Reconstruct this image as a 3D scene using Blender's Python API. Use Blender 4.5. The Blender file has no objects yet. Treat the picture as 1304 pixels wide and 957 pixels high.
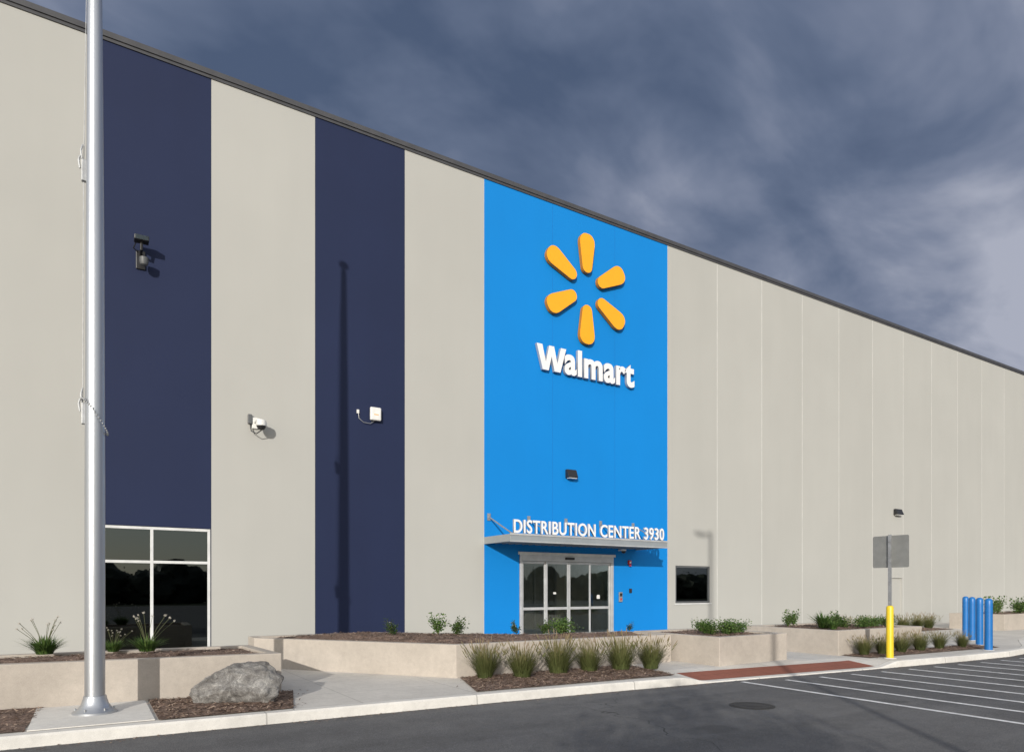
import bpy, bmesh, math, random
from mathutils import Vector, Matrix, noise
random.seed(7)
R=random.random
def U(a,b): return a+(b-a)*R()
scene=bpy.context.scene
COL=scene.collection
# ---------------------------------------------------------------- materials
def new_mat(name):
    m=bpy.data.materials.new(name); m.use_nodes=True
    nt=m.node_tree; b=nt.nodes['Principled BSDF']
    return m,nt,b
def N(nt,t,**k):
    n=nt.nodes.new(t)
    for a,v in k.items(): setattr(n,a,v)
    return n
def mul(c,f): return (min(c[0]*f,1),min(c[1]*f,1),min(c[2]*f,1),1)
def objcoord(nt):
    return N(nt,'ShaderNodeTexCoord').outputs['Object']
def noise_n(nt,co,scale,detail=4,rough=.55,dist=0):
    n=N(nt,'ShaderNodeTexNoise'); n.inputs['Scale'].default_value=scale
    n.inputs['Detail'].default_value=detail; n.inputs['Roughness'].default_value=rough
    n.inputs['Distortion'].default_value=dist
    nt.links.new(co,n.inputs['Vector']); return n.outputs['Fac']
def ramp(nt,fac,stops):
    r=N(nt,'ShaderNodeValToRGB'); e=r.color_ramp.elements
    while len(e)<len(stops): e.new(.5)
    for i,(p,c) in enumerate(stops):
        e[i].position=p; e[i].color=c if len(c)==4 else (*c,1)
    nt.links.new(fac,r.inputs['Fac']); return r.outputs['Color']
def mixc(nt,fac,a,b,mode='MIX'):
    m=N(nt,'ShaderNodeMix',data_type='RGBA',blend_type=mode)
    for sock,v in ((m.inputs[0],fac),(m.inputs[6],a),(m.inputs[7],b)):
        if hasattr(v,'is_linked'): nt.links.new(v,sock)
        elif isinstance(v,(int,float)): sock.default_value=v
        else: sock.default_value=(*v[:3],1)
    return m.outputs[2]
def math_n(nt,op,a,b=None,clamp=False):
    m=N(nt,'ShaderNodeMath',operation=op); m.use_clamp=clamp
    for i,v in enumerate((a,b)):
        if v is None: continue
        if hasattr(v,'is_linked'): nt.links.new(v,m.inputs[i])
        else: m.inputs[i].default_value=v
    return m.outputs[0]
def bump(nt,b,h,strength,dist=.02):
    bp=N(nt,'ShaderNodeBump'); bp.inputs['Strength'].default_value=strength; bp.inputs['Distance'].default_value=dist
    nt.links.new(h,bp.inputs['Height']); nt.links.new(bp.outputs[0],b.inputs['Normal'])
def simple(name,c,rough=.6,var=.12,scale=3,bs=0,bscale=60,metal=0,stretch=None,fine=0,spec=.5):
    m,nt,b=new_mat(name); co=objcoord(nt)
    if stretch:
        mp=N(nt,'ShaderNodeMapping'); mp.inputs['Scale'].default_value=stretch
        nt.links.new(co,mp.inputs['Vector']); cs=mp.outputs[0]
    else: cs=co
    n1=noise_n(nt,cs,scale,3,.6)
    col=ramp(nt,n1,[(.3,mul(c,1-var)),(.7,mul(c,1+var))])
    if fine:
        n2=noise_n(nt,co,180,1)
        col=mixc(nt,1.0,col,ramp(nt,n2,[(.3,(1-fine,)*3),(.7,(1+fine,)*3)]),'MULTIPLY')
    nt.links.new(col,b.inputs['Base Color'])
    b.inputs['Roughness'].default_value=rough; b.inputs['Metallic'].default_value=metal
    b.inputs['Specular IOR Level'].default_value=spec
    if bs: bump(nt,b,noise_n(nt,co,bscale,3),bs)
    return m
def wallmat(name,c,var=.02,foot_amt=.25):
    m,nt,b=new_mat(name); co=objcoord(nt)
    mp=N(nt,'ShaderNodeMapping'); mp.inputs['Scale'].default_value=(1.2,1,.16); nt.links.new(co,mp.inputs['Vector'])
    streak=noise_n(nt,mp.outputs[0],1.3,3,.5)
    blot=noise_n(nt,co,.30,3,.6)
    col=ramp(nt,streak,[(.3,mul(c,1-var*.6)),(.7,mul(c,1+var*.6))])
    col=mixc(nt,1.0,col,ramp(nt,blot,[(.3,(1-var*1.6,)*3),(.7,(1+var,)*3)]),'MULTIPLY')
    sp=N(nt,'ShaderNodeSeparateXYZ'); nt.links.new(co,sp.inputs[0])
    foot=math_n(nt,'MULTIPLY_ADD',sp.outputs[2],-1.2); foot.node.inputs[2].default_value=1.0; foot.node.use_clamp=True
    foot=math_n(nt,'MULTIPLY',foot,streak)
    col=mixc(nt,math_n(nt,'MULTIPLY',foot,foot_amt),col,mul(c,.6))
    nt.links.new(col,b.inputs['Base Color']); b.inputs['Roughness'].default_value=.72
    b.inputs['Specular IOR Level'].default_value=.3
    bump(nt,b,noise_n(nt,co,1.0,2),.2,.02)
    return m
def leafmat(name,c1,c2,c3=None,trans=.25):
    m,nt,b=new_mat(name); g=N(nt,'ShaderNodeNewGeometry')
    st=[(0,c1),(1,c2)] if not c3 else [(0,c1),(.6,c2),(1,c3)]
    col=ramp(nt,g.outputs['Random Per Island'],st)
    nt.links.new(col,b.inputs['Base Color']); b.inputs['Roughness'].default_value=.6
    b.inputs['Specular IOR Level'].default_value=.25
    if trans:
        tr=N(nt,'ShaderNodeBsdfTranslucent'); nt.links.new(col,tr.inputs[0])
        mx=N(nt,'ShaderNodeMixShader'); mx.inputs[0].default_value=trans
        out=nt.nodes['Material Output']
        nt.links.new(b.outputs[0],mx.inputs[1]); nt.links.new(tr.outputs[0],mx.inputs[2]); nt.links.new(mx.outputs[0],out.inputs[0])
    return m
def concrete(name,c,jx=0,jy=0,jw=.012,stain=.14,ox=0,oy=0):
    m,nt,b=new_mat(name); co=objcoord(nt)
    a=noise_n(nt,co,.7,4,.65,.3); a2=noise_n(nt,co,9,3,.7); f=noise_n(nt,co,140,1,.7)
    col=ramp(nt,a,[(.3,mul(c,1-stain)),(.68,mul(c,1+stain*.6))])
    col=mixc(nt,1.0,col,ramp(nt,a2,[(.3,(.93,)*3),(.65,(1.04,)*3)]),'MULTIPLY')
    col=mixc(nt,1.0,col,ramp(nt,f,[(.3,(.9,)*3),(.7,(1.08,)*3)]),'MULTIPLY')
    if jx or jy:
        sp=N(nt,'ShaderNodeSeparateXYZ'); nt.links.new(co,sp.inputs[0])
        tot=None
        for ax,s,o in ((0,jx,ox),(1,jy,oy)):
            if not s: continue
            v=math_n(nt,'ADD',sp.outputs[ax],o+s*200)
            v=math_n(nt,'MODULO',v,s)
            v=math_n(nt,'LESS_THAN',v,jw)
            tot=v if tot is None else math_n(nt,'MAXIMUM',tot,v)
        col=mixc(nt,math_n(nt,'MULTIPLY',tot,.6),col,mul(c,.35))
    nt.links.new(col,b.inputs['Base Color']); b.inputs['Roughness'].default_value=.85
    b.inputs['Specular IOR Level'].default_value=.3
    bump(nt,b,a2,.3,.008)
    return m
def asphalt():
    m,nt,b=new_mat('asphalt'); co=objcoord(nt)
    big=noise_n(nt,co,.25,4,.6,.5); mid=noise_n(nt,co,3,3,.7); f=noise_n(nt,co,160,1,.8)
    col=ramp(nt,big,[(.3,(.108,.108,.112)),(.7,(.155,.153,.152))])
    col=mixc(nt,1.0,col,ramp(nt,mid,[(.25,(.86,)*3),(.7,(1.1,)*3)]),'MULTIPLY')
    col=mixc(nt,1.0,col,ramp(nt,f,[(.3,(.45,)*3),(.55,(1.0,)*3),(.75,(2.1,)*3)]),'MULTIPLY')
    spot=noise_n(nt,co,1.1,2,.4); col=mixc(nt,ramp(nt,spot,[(.66,(0,0,0)),(.74,(.45,.45,.45))]),col,(.05,.05,.05))
    mp=N(nt,'ShaderNodeMapping'); mp.inputs['Scale'].default_value=(.05,1.6,1); nt.links.new(co,mp.inputs['Vector'])
    tr=noise_n(nt,mp.outputs[0],1.0,3,.6)
    col=mixc(nt,1.0,col,ramp(nt,tr,[(.35,(.88,)*3),(.65,(1.1,)*3)]),'MULTIPLY')
    v=N(nt,'ShaderNodeTexVoronoi',feature='DISTANCE_TO_EDGE'); v.inputs['Scale'].default_value=.16
    dn=N(nt,'ShaderNodeTexNoise'); dn.inputs['Scale'].default_value=1.5; nt.links.new(co,dn.inputs['Vector'])
    va=N(nt,'ShaderNodeVectorMath',operation='ADD'); nt.links.new(co,va.inputs[0]); nt.links.new(dn.outputs['Color'],va.inputs[1])
    nt.links.new(va.outputs[0],v.inputs['Vector'])
    cr=math_n(nt,'LESS_THAN',v.outputs['Distance'],.0012)
    col=mixc(nt,math_n(nt,'MULTIPLY',cr,.7),col,(.03,.03,.03))
    nt.links.new(col,b.inputs['Base Color']); b.inputs['Roughness'].default_value=.85
    b.inputs['Specular IOR Level'].default_value=.3
    bump(nt,b,f,.4,.006)
    return m
def glassmat(name,tint,ior=1.7):
    m=bpy.data.materials.new(name); m.use_nodes=True; nt=m.node_tree
    nt.nodes.remove(nt.nodes['Principled BSDF'])
    t=N(nt,'ShaderNodeBsdfTransparent'); t.inputs[0].default_value=(*tint,1)
    g=N(nt,'ShaderNodeBsdfGlossy'); g.inputs['Roughness'].default_value=.01; g.inputs[0].default_value=(.85,.95,.97,1)
    f=N(nt,'ShaderNodeFresnel'); f.inputs[0].default_value=ior
    mx=N(nt,'ShaderNodeMixShader'); nt.links.new(f.outputs[0],mx.inputs[0])
    nt.links.new(t.outputs[0],mx.inputs[1]); nt.links.new(g.outputs[0],mx.inputs[2])
    nt.links.new(mx.outputs[0],nt.nodes['Material Output'].inputs[0]); return m
def mulchmat():
    m,nt,b=new_mat('mulch'); co=objcoord(nt)
    n=noise_n(nt,co,45,3,.8,.6); n2=noise_n(nt,co,3,2)
    col=ramp(nt,n,[(.3,(.05,.032,.025)),(.5,(.16,.105,.08)),(.7,(.34,.25,.20))])
    col=mixc(nt,1.0,col,ramp(nt,n2,[(.3,(.8,)*3),(.7,(1.2,)*3)]),'MULTIPLY')
    nt.links.new(col,b.inputs['Base Color']); b.inputs['Roughness'].default_value=.95
    bump(nt,b,n,.8,.02); return m
def grassmat():
    m,nt,b=new_mat('fountain_grass'); 
    g=N(nt,'ShaderNodeNewGeometry'); co=objcoord(nt)
    sp=N(nt,'ShaderNodeSeparateXYZ'); nt.links.new(co,sp.inputs[0])
    h=math_n(nt,'MULTIPLY',sp.outputs[2],1.2)
    h=math_n(nt,'ADD',h,math_n(nt,'MULTIPLY',g.outputs['Random Per Island'],.3))
    col=ramp(nt,h,[(.0,(.045,.06,.02)),(.5,(.105,.12,.04)),(.8,(.18,.155,.075)),(1,(.25,.185,.125))])
    nt.links.new(col,b.inputs['Base Color']); b.inputs['Roughness'].default_value=.7
    b.inputs['Specular IOR Level'].default_value=.2
    return m

M={}
M['gray']=wallmat('painted_concrete_gray',(.418,.417,.394))
M['gray2']=wallmat('painted_concrete_gray_b',(.409,.408,.385))
M['navy']=wallmat('painted_concrete_navy',(.0120,.0200,.060),.04)
M['blue']=wallmat('painted_concrete_blue',(.0,.205,.60),.02,.1)
M['joint']=simple('joint_sealant',(.60,.60,.58),.7)
M['jointd']=simple('joint_sealant_dark',(.012,.018,.05),.7)
M['jointb']=simple('joint_sealant_blue',(.0,.15,.46),.7)
M['coping']=simple('roof_coping',(.075,.075,.08),.45,metal=.3)
M['roof']=simple('roof_membrane',(.5,.5,.5),.8)
M['frame']=simple('window_frame_white',(.62,.63,.63),.4)
M['alu']=simple('anodized_aluminium',(.50,.51,.52),.38,metal=.3)
M['pole']=simple('brushed_aluminium',(.50,.52,.55),.40,.06,4,metal=.85,stretch=(1,1,.1),bs=.08,bscale=40)
M['galv']=simple('galvanized_steel',(.36,.37,.38),.5,.18,14,metal=.6)
M['signback']=simple('sign_aluminium_back',(.19,.195,.19),.6,.1,6)
M['white']=simple('white_letter',(.78,.78,.79),.45,.02)
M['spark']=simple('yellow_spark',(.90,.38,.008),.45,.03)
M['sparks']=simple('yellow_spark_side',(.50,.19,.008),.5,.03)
M['lside']=simple('letter_return',(.32,.36,.42),.5,.03)
M['canopy']=simple('canopy_metal',(.36,.39,.41),.4,.06,metal=.4)
M['glass']=glassmat('clear_glass',(.84,.87,.86),1.55)
M['darkglass']=glassmat('tinted_glass',(.20,.23,.22),1.85)
M['black']=simple('black_plastic',(.018,.018,.02),.4)
M['dgray']=simple('dark_gray_paint',(.10,.105,.11),.5)
M['wplastic']=simple('white_plastic',(.70,.70,.68),.4)
M['red']=simple('red_plastic',(.5,.02,.015),.4)
M['walk']=concrete('sidewalk_concrete',(.58,.555,.515),1.8,1.8,ox=.3,oy=.4)
M['curb']=concrete('curb_concrete',(.66,.64,.60),3.05,0,.02,ox=1.1)
M['planter']=concrete('planter_concrete',(.445,.40,.35),0,0,stain=.13)
M['asphalt']=asphalt()
M['paint']=simple('white_road_paint',(.68,.68,.68),.7,.24,7,fine=.25)
M['tactile']=concrete('red_tactile_paving',(.26,.095,.065),.3,.3,.01)
M['mulch']=mulchmat()
M['chip']=leafmat('bark_chips',(.06,.038,.028),(.20,.135,.10),(.42,.32,.25),0)
M['yellow']=simple('yellow_plastic',(.72,.52,.02),.42,.05)
M['bolblue']=simple('blue_plastic_sleeve',(.010,.14,.42),.38,.06)
M['iron']=simple('cast_iron',(.03,.028,.027),.7,.3,20,bs=.4)
M['fgrass']=grassmat()
M['green']=leafmat('green_leaves',(.035,.075,.018),(.08,.15,.035),(.15,.22,.06))
M['dgreen']=leafmat('dark_green_leaves',(.02,.045,.015),(.06,.1,.03))
M['far']=leafmat('distant_foliage',(.05,.062,.045),(.075,.085,.06),None,0)
M['bloom']=leafmat('pale_blooms',(.45,.42,.36),(.65,.62,.55))
M['stem']=simple('plant_stem',(.09,.10,.04),.7)
M['bark']=simple('bark',(.12,.09,.065),.9,.3,12,bs=.6)
M['intw']=simple('interior_wall',(.72,.70,.65),.8)
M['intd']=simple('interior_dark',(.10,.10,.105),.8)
M['intm']=simple('interior_mid',(.40,.40,.38),.8)
M['floor']=simple('interior_floor',(.50,.49,.47),.35)

# ---------------------------------------------------------------- mesh helpers
def group(name,loc=(0,0,0),rotz=0):
    e=bpy.data.objects.new(name,None); e.location=loc; e.rotation_euler=(0,0,rotz); e.empty_display_size=.2
    COL.objects.link(e); return e
def mesh_obj(name,verts,faces,mat,parent=None,smooth=False,loc=(0,0,0)):
    me=bpy.data.meshes.new(name); me.from_pydata([tuple(v) for v in verts],[],faces); me.update()
    for m in (mat if isinstance(mat,(list,tuple)) else [mat]): me.materials.append(m)
    if smooth: me.polygons.foreach_set('use_smooth',[True]*len(me.polygons))
    o=bpy.data.objects.new(name,me); o.location=loc; COL.objects.link(o)
    if parent: o.parent=parent
    return o
def bevel(o,w,seg=2):
    b=o.modifiers.new('bevel','BEVEL'); b.width=w; b.segments=seg; b.limit_method='ANGLE'; b.angle_limit=.6
    return o
def box(name,p,mat,x0,x1,y0,y1,z0,z1,bv=0):
    v=[(x0,y0,z0),(x1,y0,z0),(x1,y1,z0),(x0,y1,z0),(x0,y0,z1),(x1,y0,z1),(x1,y1,z1),(x0,y1,z1)]
    f=[(0,3,2,1),(4,5,6,7),(0,1,5,4),(1,2,6,5),(2,3,7,6),(3,0,4,7)]
    o=mesh_obj(name,v,f,mat,p)
    if bv: bevel(o,bv)
    return o
def boxes(name,p,mat,lst,bv=0):
    V=[];F=[]
    for (x0,x1,y0,y1,z0,z1) in lst:
        k=len(V)
        V+=[(x0,y0,z0),(x1,y0,z0),(x1,y1,z0),(x0,y1,z0),(x0,y0,z1),(x1,y0,z1),(x1,y1,z1),(x0,y1,z1)]
        F+=[tuple(i+k for i in q) for q in [(0,3,2,1),(4,5,6,7),(0,1,5,4),(1,2,6,5),(2,3,7,6),(3,0,4,7)]]
    o=mesh_obj(name,V,F,mat,p)
    if bv: bevel(o,bv)
    return o
def tube_data(pts,rads,seg=10,cap=True):
    V=[];F=[]; pts=[Vector(q) for q in pts]
    up=None
    for i,q in enumerate(pts):
        d=(pts[min(i+1,len(pts)-1)]-pts[max(i-1,0)]).normalized()
        if up is None:
            up=Vector((0,0,1)) if abs(d.z)<.9 else Vector((1,0,0))
        a=d.cross(up).normalized(); b=a.cross(d).normalized(); up=b
        for j in range(seg):
            an=2*math.pi*j/seg
            V.append(q+(a*math.cos(an)+b*math.sin(an))*rads[i])
    for i in range(len(pts)-1):
        for j in range(seg):
            k=(j+1)%seg
            F.append((i*seg+j,i*seg+k,(i+1)*seg+k,(i+1)*seg+j))
    if cap:
        F.append(tuple(range(seg))[::-1]); F.append(tuple((len(pts)-1)*seg+j for j in range(seg)))
    return V,F
def tube(name,p,mat,pts,rads,seg=12,smooth=True):
    if isinstance(rads,(int,float)): rads=[rads]*len(pts)
    V,F=tube_data(pts,rads,seg); o=mesh_obj(name,V,F,mat,p,smooth)
    if smooth:
        try: o.data.set_sharp_from_angle(angle=.7)
        except Exception: pass
    return o
def lathe(name,p,mat,prof,seg=32,loc=(0,0,0)):
    V=[];F=[]
    for r,z in prof:
        for j in range(seg):
            a=2*math.pi*j/seg; V.append((loc[0]+r*math.cos(a),loc[1]+r*math.sin(a),loc[2]+z))
    for i in range(len(prof)-1):
        for j in range(seg):
            k=(j+1)%seg; F.append((i*seg+j,i*seg+k,(i+1)*seg+k,(i+1)*seg+j))
    F.append(tuple(range(seg))[::-1]); F.append(tuple((len(prof)-1)*seg+j for j in range(seg)))
    o=mesh_obj(name,V,F,mat,p,True)
    try: o.data.set_sharp_from_angle(angle=.6)
    except Exception: pass
    return o

# ---------------------------------------------------------------- world frame
# X runs along the facade, Y points from the parking lot to the facade (at Y=16.9)
WALL=16.9; ROOF=13.43
EL=math.radians(15.5); SD=Vector((.635,.772,0)).normalized()

# ---------------------------------------------------------------- ground, road, sidewalk
mesh_obj('ground',[(-900,-900,-.30),(900,-900,-.30),(900,900,-.30),(-900,900,-.30)],[(0,1,2,3)],
         simple('dry_lawn',(.09,.10,.045),.9,.3,.3))
mesh_obj('road',[(-120,-45,-.14),(140,-45,-.14),(140,14,-.14),(-120,14,-.14)],[(0,1,2,3)],M['asphalt'])
KP=[(-120,9.25),(-.8,9.2),(2.57,9.13),(5.18,9.06),(7.59,8.97),(10.55,8.78),(14.19,8.48),(18,8.25),(20.2,8.2),(21.6,8.36),(22.8,8.75),(23.9,9.25),(25.2,9.8),(27.5,10.4),(31,10.8),(36,11),(140,11)]
def kt(s):
    for (a,b),(c,d) in zip(KP,KP[1:]):
        if s<=c: return b+(d-b)*(s-a)/(c-a)
    return KP[-1][1]
def sm(a,b,x):
    x=max(0,min(1,(x-a)/(b-a))); return x*x*(3-2*x)
def kz(s): # top of curb: dips to the crossing
    return -.118*(sm(9.1,9.9,s)-sm(14.7,15.5,s))
ss=[-120,-60,-30,-20,-12]+[-8+.2*i for i in range(0,240)]+[44,60,90,140]
V=[];F=[]
for s in ss:
    t=kt(s); z=kz(s)
    V+=[(s,t-.02,-.2),(s,t,z-.025),(s,t+.02,z),(s,t+.165,z),(s,t+.175,z-.05)]
for i in range(len(ss)-1):
    for j in range(4):
        a=i*5+j; F.append((a,a+5,a+6,a+1))
mesh_obj('curb',V,F,M['curb'])
V=[];F=[]
for s in ss:
    t=kt(s)+.178; z=kz(s)-.004
    V+=[(s,t,-.2),(s,t,z),(s,t+.9,-.004),(s,13.2,-.004),(s,WALL-.002,-.004)]
for i in range(len(ss)-1):
    for j in range(4):
        a=i*5+j; F.append((a,a+5,a+6,a+1))
mesh_obj('sidewalk',V,F,M['walk'])
# grit and wind-blown debris collected along the gutter
V=[];F=[]
for _ in range(2600):
    s=U(-6,24); t=kt(s)-.03-abs(random.gauss(0,.10)); a=U(0,6.28); l=U(.004,.014); k=len(V)
    d=Vector((math.cos(a),math.sin(a),U(-.2,.2)))*l; n=Vector((-math.sin(a),math.cos(a),U(-.3,.3)))*l*U(.3,.8); c=Vector((s,t,-.131))
    V+=[c-d-n,c+d-n,c+d+n,c-d+n]; F.append((k,k+1,k+2,k+3))
mesh_obj('gutter_debris',V,F,M['chip'])
# red detectable strip at the crossing
V=[];F=[]
s=9.75
sl=[]
while s<14.85: sl.append(s); s+=.17
for s in sl:
    t=kt(s)+.2; z0=kz(s)
    z1=z0+(0-z0)*(.62-.022)/.9
    V+=[(s,t,z0+.004),(s,t+.6,z1+.004)]
for i in range(len(sl)-1): F.append((i*2,i*2+2,i*2+3,i*2+1))
mesh_obj('tactile_paving',V,F,M['tactile'])

# road markings : crossing hatch
V=[];F=[]
def strip(x0,y0,x1,y1,w,z=-.136):
    d=Vector((x1-x0,y1-y0)).normalized(); n=Vector((-d.y,d.x))*w/2; k=len(V)
    V.extend([(x0+n.x,y0+n.y,z),(x0-n.x,y0-n.y,z),(x1-n.x,y1-n.y,z),(x1+n.x,y1+n.y,z)]); F.append((k,k+1,k+2,k+3))
strip(10.45,8.62,10.05,-2,.11)
i=0; s=11.4
while s<20.5:
    strip(s,kt(s)-.35,s-.35,-2,.11); s+=.95
mesh_obj('crosswalk_markings',V,F,M['paint'])
# manhole cover
g=group('manhole_cover',(8.43,6.77,-.14))
lathe('ring',g,M['iron'],[(.33,.002),(.33,.006),(.29,.008),(.285,.004)],40)
lathe('lid',g,M['iron'],[(.28,.002),(.28,.009),(.24,.011),(.23,.008),(.14,.008),(.13,.011),(.05,.011)],40)

# ---------------------------------------------------------------- building
bld=group('warehouse_building',(0,0,0))
seams=[-2.4*i for i in range(13,0,-1)]+[0,2.4,4.78,7.15,9.57,11.95,14.4,16.73]+[16.73+2.44*i for i in range(1,45)]
def panelmat(i,a):
    if a<-.01: return 'gray' if i%2 else 'gray2'
    if a<2.3: return 'navy'
    if a<4.7: return 'gray'
    if a<7.1: return 'navy'
    if a<9.5: return 'gray'
    if a<16.7: return 'blue'
    return 'gray' if i%2 else 'gray2'
parts={}
def gw(a):
    if a>16.8: return .014
    return .006
openings=[(0.0,2.4,0,2.98),(10.76,14.34,0,2.68),(17.1,18.8,1.12,2.41),(30.2,31.3,0,2.15)]
for i,(a,b) in enumerate(zip(seams,seams[1:])):
    mk=panelmat(i,a); L=parts.setdefault(mk,[])
    a2,b2=a+gw(a),b-gw(b)
    rel=[o for o in openings if o[0]<b2-.02 and o[1]>a2+.02]
    if not rel: L.append((a2,b2,WALL,WALL+.2,-.1,ROOF-.1)); continue
    o=rel[0]
    xa=max(a2,o[0]); xb=min(b2,o[1])
    if xa>a2+.02: L.append((a2,xa,WALL,WALL+.2,-.1,ROOF-.1))
    if xb<b2-.02: L.append((xb,b2,WALL,WALL+.2,-.1,ROOF-.1))
    L.append((xa,xb,WALL,WALL+.2,o[3],ROOF-.1))
    if o[2]>.01: L.append((xa,xb,WALL,WALL+.2,-.1,o[2]))
for k,L in parts.items():
    o=boxes('wall_panels_'+k,bld,M[k],L)
jl={'joint':[],'jointd':[],'jointb':[],'gray':[]}
for a in seams:
    z0=-.1
    if abs(a-11.95)<.01: z0=2.7
    k='jointb' if 9.7<a<16.6 else ('jointd' if -.1<a<9.5 else 'joint')
    if -20<a<-.1: k='gray'
    g_=gw(a)
    jl[k].append((a-g_+.0005,a+g_-.0005,WALL+.003,WALL+.19,z0,ROOF-.1))
for k,L in jl.items(): boxes('joints_'+k,bld,M[k],L)
X0,X1=seams[0],seams[-1]
boxes('roof_coping',bld,M['coping'],[(X0-.05,X1+.05,WALL-.05,WALL+.3,ROOF-.1,ROOF+.02),(X0-.05,X1+.05,WALL-.025,WALL-.002,ROOF-.17,ROOF-.1)])
boxes('side_walls',bld,M['gray'],[(X0,X0+.2,WALL+.21,90,-.1,ROOF-.1),(X1-.2,X1,WALL+.21,90,-.1,ROOF-.1),(X0,X1,90,90.2,-.1,ROOF-.1)])
box('roof_deck',bld,M['roof'],X0+.21,X1-.21,WALL+.31,89.9,ROOF-.5,ROOF-.3)
def room(name,x0,x1,y0,y1,z1,mw,mf):
    boxes(name+'_walls',bld,mw,[(x0-.1,x0,y0,y1,0,z1),(x1,x1+.1,y0,y1,0,z1),(x0,x1,y1,y1+.1,0,z1),(x0-.1,x1+.1,y0,y1,z1,z1+.1)])
    box(name+'_floor',bld,mf,x0,x1,y0,y1,-.1,.001)
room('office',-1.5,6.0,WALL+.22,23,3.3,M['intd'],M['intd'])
fy0,fy1=WALL+.02,WALL+.12
boxes('storefront_frame',bld,M['frame'],[(.012,.07,fy0,fy1,.0,2.97),(2.33,2.388,fy0,fy1,.0,2.97),(1.17,1.23,fy0,fy1,.06,2.91),
      (.07,2.33,fy0,fy1,2.91,2.97),(.07,2.33,fy0,fy1,.0,.06),(.07,1.17,fy0+.004,fy1,2.17,2.23),(1.23,2.33,fy0+.004,fy1,2.17,2.23)],.004)
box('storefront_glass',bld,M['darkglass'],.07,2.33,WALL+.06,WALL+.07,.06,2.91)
boxes('office_furniture',bld,M['dgray'],[(.2,1.0,18.2,18.8,.7,.74),(.3,.34,18.3,18.7,0,.7),(.9,.94,18.3,18.7,0,.7),(1.5,2.0,18.0,18.5,.4,.5),(1.5,2.0,18.45,18.55,.5,1.1),(1.5,1.54,18.0,18.04,0,.4),(1.95,2.0,18,18.04,0,.4)])
boxes('office_window_frame',bld,M['dgray'],[(17.11,17.16,fy0,fy1,1.13,2.40),(18.74,18.79,fy0,fy1,1.13,2.40),(17.16,18.74,fy0,fy1,2.35,2.40),(17.16,18.74,fy0,fy1,1.13,1.18)])
box('office_window_glass',bld,M['darkglass'],17.16,18.74,WALL+.06,WALL+.07,1.18,2.35)
boxes('office_back_wall',bld,M['intm'],[(16.5,19.4,19.5,19.6,0,3.2),(16.4,16.5,17.12,19.6,0,3.2),(19.4,19.5,17.12,19.6,0,3.2),(16.5,19.4,17.12,19.5,3.2,3.3),(16.5,19.4,17.12,19.5,-.05,0)])
box('window_sill',bld,M['frame'],17.05,18.85,WALL-.03,WALL-.002,1.075,1.115)
box('service_door',bld,M['gray2'],30.25,31.25,WALL+.05,WALL+.1,0,2.1)
boxes('service_door_frame',bld,M['gray'],[(30.2,30.25,WALL-.02,WALL+.1,0,2.15),(31.25,31.3,WALL-.02,WALL+.1,0,2.15),(30.25,31.25,WALL-.02,WALL+.1,2.1,2.15)])
box('service_door_handle',bld,M['galv'],30.33,30.38,WALL+.0,WALL+.05,1.0,1.12)
# entrance : sliding doors
room('vestibule',10.3,14.8,WALL+.22,20.2,2.95,M['intw'],M['floor'])
e0,e1=WALL-.03,WALL+.12
boxes('entrance_frame',bld,M['alu'],[(10.77,10.86,e0,e1,0,2.67),(14.24,14.33,e0,e1,0,2.67),(10.86,14.24,e0,e1,2.44,2.67),(10.86,14.24,e0,e1+.0,0.0,.02)],.004)
box('entrance_trim',bld,M['frame'],10.70,14.40,WALL-.045,WALL-.032,2.62,2.70)
def leaf(x0,x1,y):
    return [(x0,x0+.055,y,y+.045,.03,2.43),(x1-.055,x1,y,y+.045,.03,2.43),(x0+.055,x1-.055,y,y+.045,2.36,2.43),
            (x0+.055,x1-.055,y,y+.045,.03,.24),(x0+.055,x1-.055,y,y+.045,.98,1.06)]
L=leaf(10.87,11.72,WALL+.03)+leaf(13.38,14.23,WALL+.03)+leaf(11.70,12.545,WALL-.02)+leaf(12.555,13.40,WALL-.02)
boxes('sliding_door_leaves',bld,M['alu'],L,.003)
boxes('sliding_door_glass',bld,M['glass'],[(x0+.055,x1-.055,y+.02,y+.026,z0,z1) for x0,x1,y in ((10.87,11.72,WALL+.03),(13.38,14.23,WALL+.03),(11.70,12.545,WALL-.02),(12.555,13.40,WALL-.02)) for z0,z1 in ((.24,.98),(1.06,2.36))])
boxes('door_decals',bld,M['wplastic'],[(11.98,12.08,WALL-.003,WALL-.001,1.45,1.51),(13.7,13.82,WALL+.047,WALL+.049,1.3,1.42)])
box('door_sensor',bld,M['black'],12.4,12.72,WALL-.1,WALL-.032,2.5,2.57,.01)
L=[(a,a+.08,20.08,20.16,0,2.4) for a in (10.7,11.6,12.5,13.4,14.3)]+[(10.7,14.38,20.06,20.165,2.4,2.55),(10.78,14.3,20.09,20.15,1.0,1.07),(10.78,14.3,20.09,20.15,0,.2)]
boxes('inner_door_frame',bld,M['alu'],L)
box('inner_door_glass',bld,M['intm'],10.7,14.38,20.17,20.185,0,2.4)
boxes('notice_boards',bld,M['wplastic'],[(14.7,14.79,17.9,18.5,1.2,1.9),(10.31,10.33,18.2,18.9,1.1,1.9)])
boxes('floor_mat',bld,M['dgray'],[(11.3,13.8,17.3,19.5,.003,.015)])

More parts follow.
